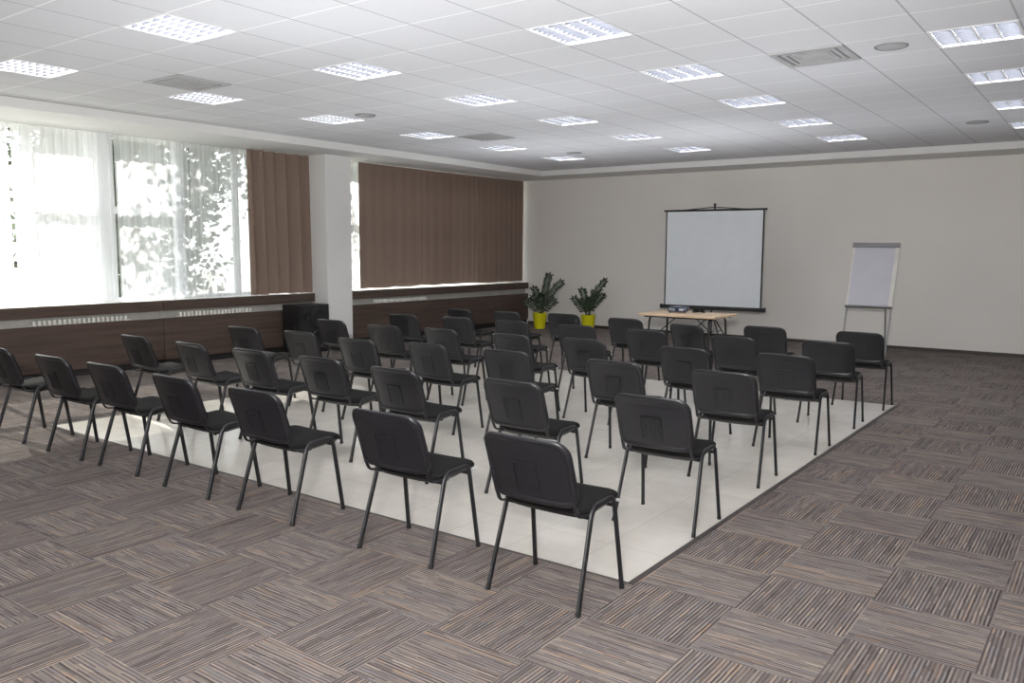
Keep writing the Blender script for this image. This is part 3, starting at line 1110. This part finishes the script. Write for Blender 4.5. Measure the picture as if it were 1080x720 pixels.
# ------------------------------------------------------------------ potted plants
def leaflet(bm, p, d, n, L, w):
    d = d.normalized()
    s = d.cross(n).normalized()
    up = s.cross(d).normalized()
    pts = []
    for tt, ww in ((0, 0.12), (0.3, 0.85), (0.55, 1.0), (0.8, 0.7), (1.0, 0.05)):
        c = p + d * (L * tt) + up * (0.10 * L * sin(pi * tt))
        pts.append((c - s * (w * ww * 0.5) + up * 0.003, c - up * 0.003, c + s * (w * ww * 0.5) + up * 0.003))
    V = [[bm.verts.new(q) for q in row] for row in pts]
    for A, B in zip(V, V[1:]):
        for k in range(2):
            bm.faces.new((A[k], A[k + 1], B[k + 1], B[k]))


def potted_plant(loc, label, fronds, seed):
    rnd = random.Random(seed)
    r = thing('potted_plant', label, 'potted plant', loc, 0, 'potted plants in yellow pots')
    bm = bmesh.new()
    lathe(bm, [(0.105, 0.0), (0.112, 0.006), (0.150, 0.30), (0.156, 0.318), (0.156, 0.335), (0.146, 0.335), (0.142, 0.30), (0.02, 0.285)], 40)
    mesh_obj('pot', bm, 'yellow', r, True)
    bm = bmesh.new()
    lathe(bm, [(0.143, 0.29), (0.135, 0.312), (0.07, 0.318), (0.004, 0.32)], 28)
    mesh_obj('soil', bm, 'soil', r, True)
    for (tx, ty, tz, bend) in fronds:
        b = Vector((rnd.uniform(-0.05, 0.05), rnd.uniform(-0.05, 0.05), 0.31))
        e = Vector((tx, ty, tz))
        mid = (b + e) / 2 + Vector((-tx * bend, -ty * bend, 0.08))
        P = []
        for k in range(15):
            s = k / 14
            P.append((b * (1 - s) + mid * s) * (1 - s) + (mid * (1 - s) + e * s) * s)
        bm = bmesh.new()
        sweep(bm, P, 0.009, n=7, taper=lambda q: 1.15 - 0.85 * q)
        fr = mesh_obj('stem', bm, 'stem', r, True)
        bm = bmesh.new()
        L = sum((P[k + 1] - P[k]).length for k in range(14))
        np_ = max(7, int(L / 0.052))
        sd0 = Vector((0.80, 0.59, 0)) if rnd.random() < 0.7 else Vector((0.95, 0.1, 0))
        for k in range(np_):
            s = 0.22 + 0.78 * k / (np_ - 1)
            f = s * 14
            i = min(13, int(f))
            p = P[i].lerp(P[i + 1], f - i)
            td = (P[i + 1] - P[i]).normalized()
            sd = (sd0 - td * sd0.dot(td)).normalized()
            nn = td.cross(sd)
            for sg in (-1, 1):
                d = sd * sg + td * 0.5 + nn * rnd.uniform(-0.35, 0.35)
                leaflet(bm, p, d, nn, rnd.uniform(0.085, 0.115), rnd.uniform(0.036, 0.046))
        leaflet(bm, P[-1], P[-1] - P[-2], nn, 0.09, 0.04)
        mesh_obj('leaves', bm, 'leaf', fr, True)
    return r


potted_plant((-9.92, 14.45, 0), 'green leafy plant in a yellow pot close to the window corner', [(0.12, 0.16, 1.12, 0.25), (0.34, 0.30, 0.98, 0.2), (-0.22, 0.10, 0.86, 0.3), (0.30, 0.10, 0.60, -0.2), (-0.12, -0.12, 0.66, 0.1), (0.10, -0.10, 0.72, 0.2), (-0.25, -0.1, 0.55, 0.0)], 2)
potted_plant((-8.86, 14.68, 0), 'green leafy plant in a yellow pot nearer the projection screen', [(0.30, 0.12, 1.04, 0.3), (-0.20, 0.08, 0.84, 0.2), (-0.38, 0.05, 0.66, -0.2), (0.30, 0.05, 0.74, 0.1), (0.08, -0.12, 0.66, 0.1), (-0.12, -0.10, 0.62, 0.2), (0.10, 0.05, 0.8, 0.1)], 5)


# ------------------------------------------------------------------ outside the windows
bm = bmesh.new()
quad(bm, (XW - 0.3, -25, -0.6), (XW - 0.3, 45, -0.6), (-70, 45, -0.6), (-70, -25, -0.6))
struct('ground', bm, 'ground')


def tree(loc, label, h, cr, n, seed):
    rnd = random.Random(seed)
    r = thing('tree', label, 'tree', loc, 0, 'trees outside the windows')
    bm = bmesh.new()
    sweep(bm, [(0, 0, 0), (0.1, 0.05, h * 0.3), (-0.05, 0.1, h * 0.62), (0.05, 0, h * 0.9)], 0.16, n=10, taper=lambda q: 1.1 - 0.8 * q)
    for k in range(9):
        a = rnd.uniform(0, 2 * pi)
        z = h * rnd.uniform(0.3, 0.8)
        sweep(bm, [(0, 0, z), (cos(a) * cr * 0.4, sin(a) * cr * 0.4, z + 0.3), (cos(a) * cr * 0.85, sin(a) * cr * 0.85, z + 0.7)], 0.05, n=6, taper=lambda q: 1.1 - 0.8 * q)
    mesh_obj('trunk', bm, 'bark', r, True)
    bm = bmesh.new()
    for k in range(95):
        a, b = rnd.uniform(0, 2 * pi), rnd.uniform(-1, 1)
        q = rnd.random() ** 0.4
        c = Vector((cos(a) * sqrt(1 - b * b) * cr * q, sin(a) * sqrt(1 - b * b) * cr * q, h * 0.55 + b * h * 0.46 * q))
        for _ in range(n):
            p = c + Vector((rnd.gauss(0, 0.34), rnd.gauss(0, 0.34), rnd.gauss(0, 0.30)))
            d = Vector((rnd.uniform(-1, 1), rnd.uniform(-1, 1), rnd.uniform(-0.8, 0.6)))
            nrm = Vector((rnd.uniform(-1, 1), rnd.uniform(-1, 1), rnd.uniform(-1, 1)))
            if d.cross(nrm).length < 0.05:
                continue
            s = d.cross(nrm).normalized()
            d.normalize()
            L = rnd.uniform(0.11, 0.22)
            w = L * 0.33
            bm.faces.new([bm.verts.new(v_) for v_ in (p, p + d * L * 0.5 + s * w, p + d * L, p + d * L * 0.5 - s * w)])
    mesh_obj('foliage', bm, 'foliage', r)
    return r


t1 = tree((-15.6, 8.6, -0.6), 'leafy tree outside the window bay beside the narrow brown drape', 7.6, 2.2, 120, 21)
t2 = dup(t1, (-17.5, 16.2, -0.6), 1.9, 'leafy tree outside beside the wide brown drape, nearest tree to the building there')
t3 = dup(t1, (-27.5, 3.4, -0.6), 4.0, 'leafy tree outside behind the dense sheer curtain at the photo edge')
dup(t1, (-24.9, 13.2, -0.6), 0.8, 'leafy tree outside, second from the building behind the middle sheer curtain')
dup(t1, (-34.0, 11.0, -0.6), 5.2, 'leafy tree outside, far behind the dense sheer curtain over the brightest bay')
t4 = dup(t1, (-24.5, 20.8, -0.6), 2.9, 'leafy tree far outside beyond the wide brown drapes')

# ------------------------------------------------------------------ light
w = bpy.data.worlds.new('World')
scene.world = w
w.use_nodes = True
nt = w.node_tree
bg = nt.nodes['Background']
sky = nt.nodes.new('ShaderNodeTexSky')
sky.sky_type = 'HOSEK_WILKIE'
sky.turbidity = 6
sky.sun_direction = Vector((-0.82, 0.09, 0.56)).normalized()
mx = nt.nodes.new('ShaderNodeMix')
mx.data_type = 'RGBA'
mx.inputs[0].default_value = 0.75
nt.links.new(sky.outputs[0], mx.inputs[6])
mx.inputs[7].default_value = (0.95, 0.98, 1.0, 1)
nt.links.new(mx.outputs[2], bg.inputs[0])
bg.inputs[1].default_value = 3.3


def area(name, loc, rot, sx, sy, e, col=(1, 1, 1), portal=False):
    L = bpy.data.lights.new(name, 'AREA')
    L.shape = 'RECTANGLE'
    L.size, L.size_y = sx, sy
    L.energy = e
    L.color = col
    o = bpy.data.objects.new(name, L)
    COL.objects.link(o)
    o.location = loc
    o.rotation_euler = rot
    if portal:
        L.cycles.is_portal = True
    return o


area('window_portal', (XW - 0.3, (W1[0] + W1[1]) / 2, 2.03), (0, radians(-90), 0), 2.3, W1[1] - W1[0], 1, portal=True)
area('window_portal', (XW - 0.3, (W2[0] + W2[1]) / 2, 2.03), (0, radians(-90), 0), 2.3, W2[1] - W2[0], 1, portal=True)

S = bpy.data.lights.new('sun', 'SUN')
S.energy = 12.0
S.angle = radians(0.6)
S.color = (1.0, 0.95, 0.86)
so = bpy.data.objects.new('sun', S)
COL.objects.link(so)
so.rotation_euler = Vector((0.82, -0.09, -0.56)).to_track_quat('-Z', 'Y').to_euler()

# the photographer's flash, bounced off the ceiling
fl_ = area('bounce_flash', (0.1, -0.7, 2.25), (0, 0, 0), 0.35, 0.35, 730, (1.0, 0.985, 0.96))
fl_.rotation_euler = Vector((-0.42, 0.62, 1.0)).to_track_quat('-Z', 'Y').to_euler()


def fill_spot(x, y, e):  # added spot without any fixture, brightens the ceiling from below
    L = bpy.data.lights.new('ceiling_fill', 'SPOT')
    L.energy = e
    L.spot_size = radians(150)
    L.spot_blend = 1.0
    L.shadow_soft_size = 0.0
    L.color = (0.92, 0.95, 1.0)
    o = bpy.data.objects.new('ceiling_fill', L)
    COL.objects.link(o)
    o.location = (x, y, 1.0)
    o.rotation_euler = (radians(180), 0, 0)


for (x, y, e) in ((-7.4, 3.6, 34), (-4.6, 3.8, 108), (-1.5, 4.0, 120), (-8.2, 7.4, 36), (-5.4, 7.4, 76), (-2.4, 7.6, 72), (-7.8, 11.2, 95), (-4.8, 11.2, 100), (-1.6, 11.2, 45)):
    fill_spot(x, y, e)

# ------------------------------------------------------------------ camera
cam = bpy.data.cameras.new('camera')
cam.sensor_width = 36.0
cam.lens = 29.04
cam.clip_start = 0.05
cam.clip_end = 200
co = bpy.data.objects.new('camera', cam)
COL.objects.link(co)
r_ = Vector((0.8046472, 0.5937323, 0.0049831))
u_ = Vector((-0.0698314, 0.0862970, 0.9938191))
f_ = Vector((-0.5896325, 0.8000218, -0.1108998))
co.matrix_world = Matrix(((r_.x, u_.x, -f_.x, 0), (r_.y, u_.y, -f_.y, 0), (r_.z, u_.z, -f_.z, CAM_H), (0, 0, 0, 1)))
scene.camera = co

scene.view_settings.view_transform = 'Standard'
scene.view_settings.look = 'None'
scene.view_settings.exposure = 0.3
scene.view_settings.gamma = 1.0
scene.cycles.use_denoising = True
scene.cycles.max_bounces = 8
scene.cycles.diffuse_bounces = 5
scene.cycles.transparent_max_bounces = 12
scene.cycles.sample_clamp_indirect = 6.0
scene.cycles.caustics_reflective = False
scene.cycles.caustics_refractive = False
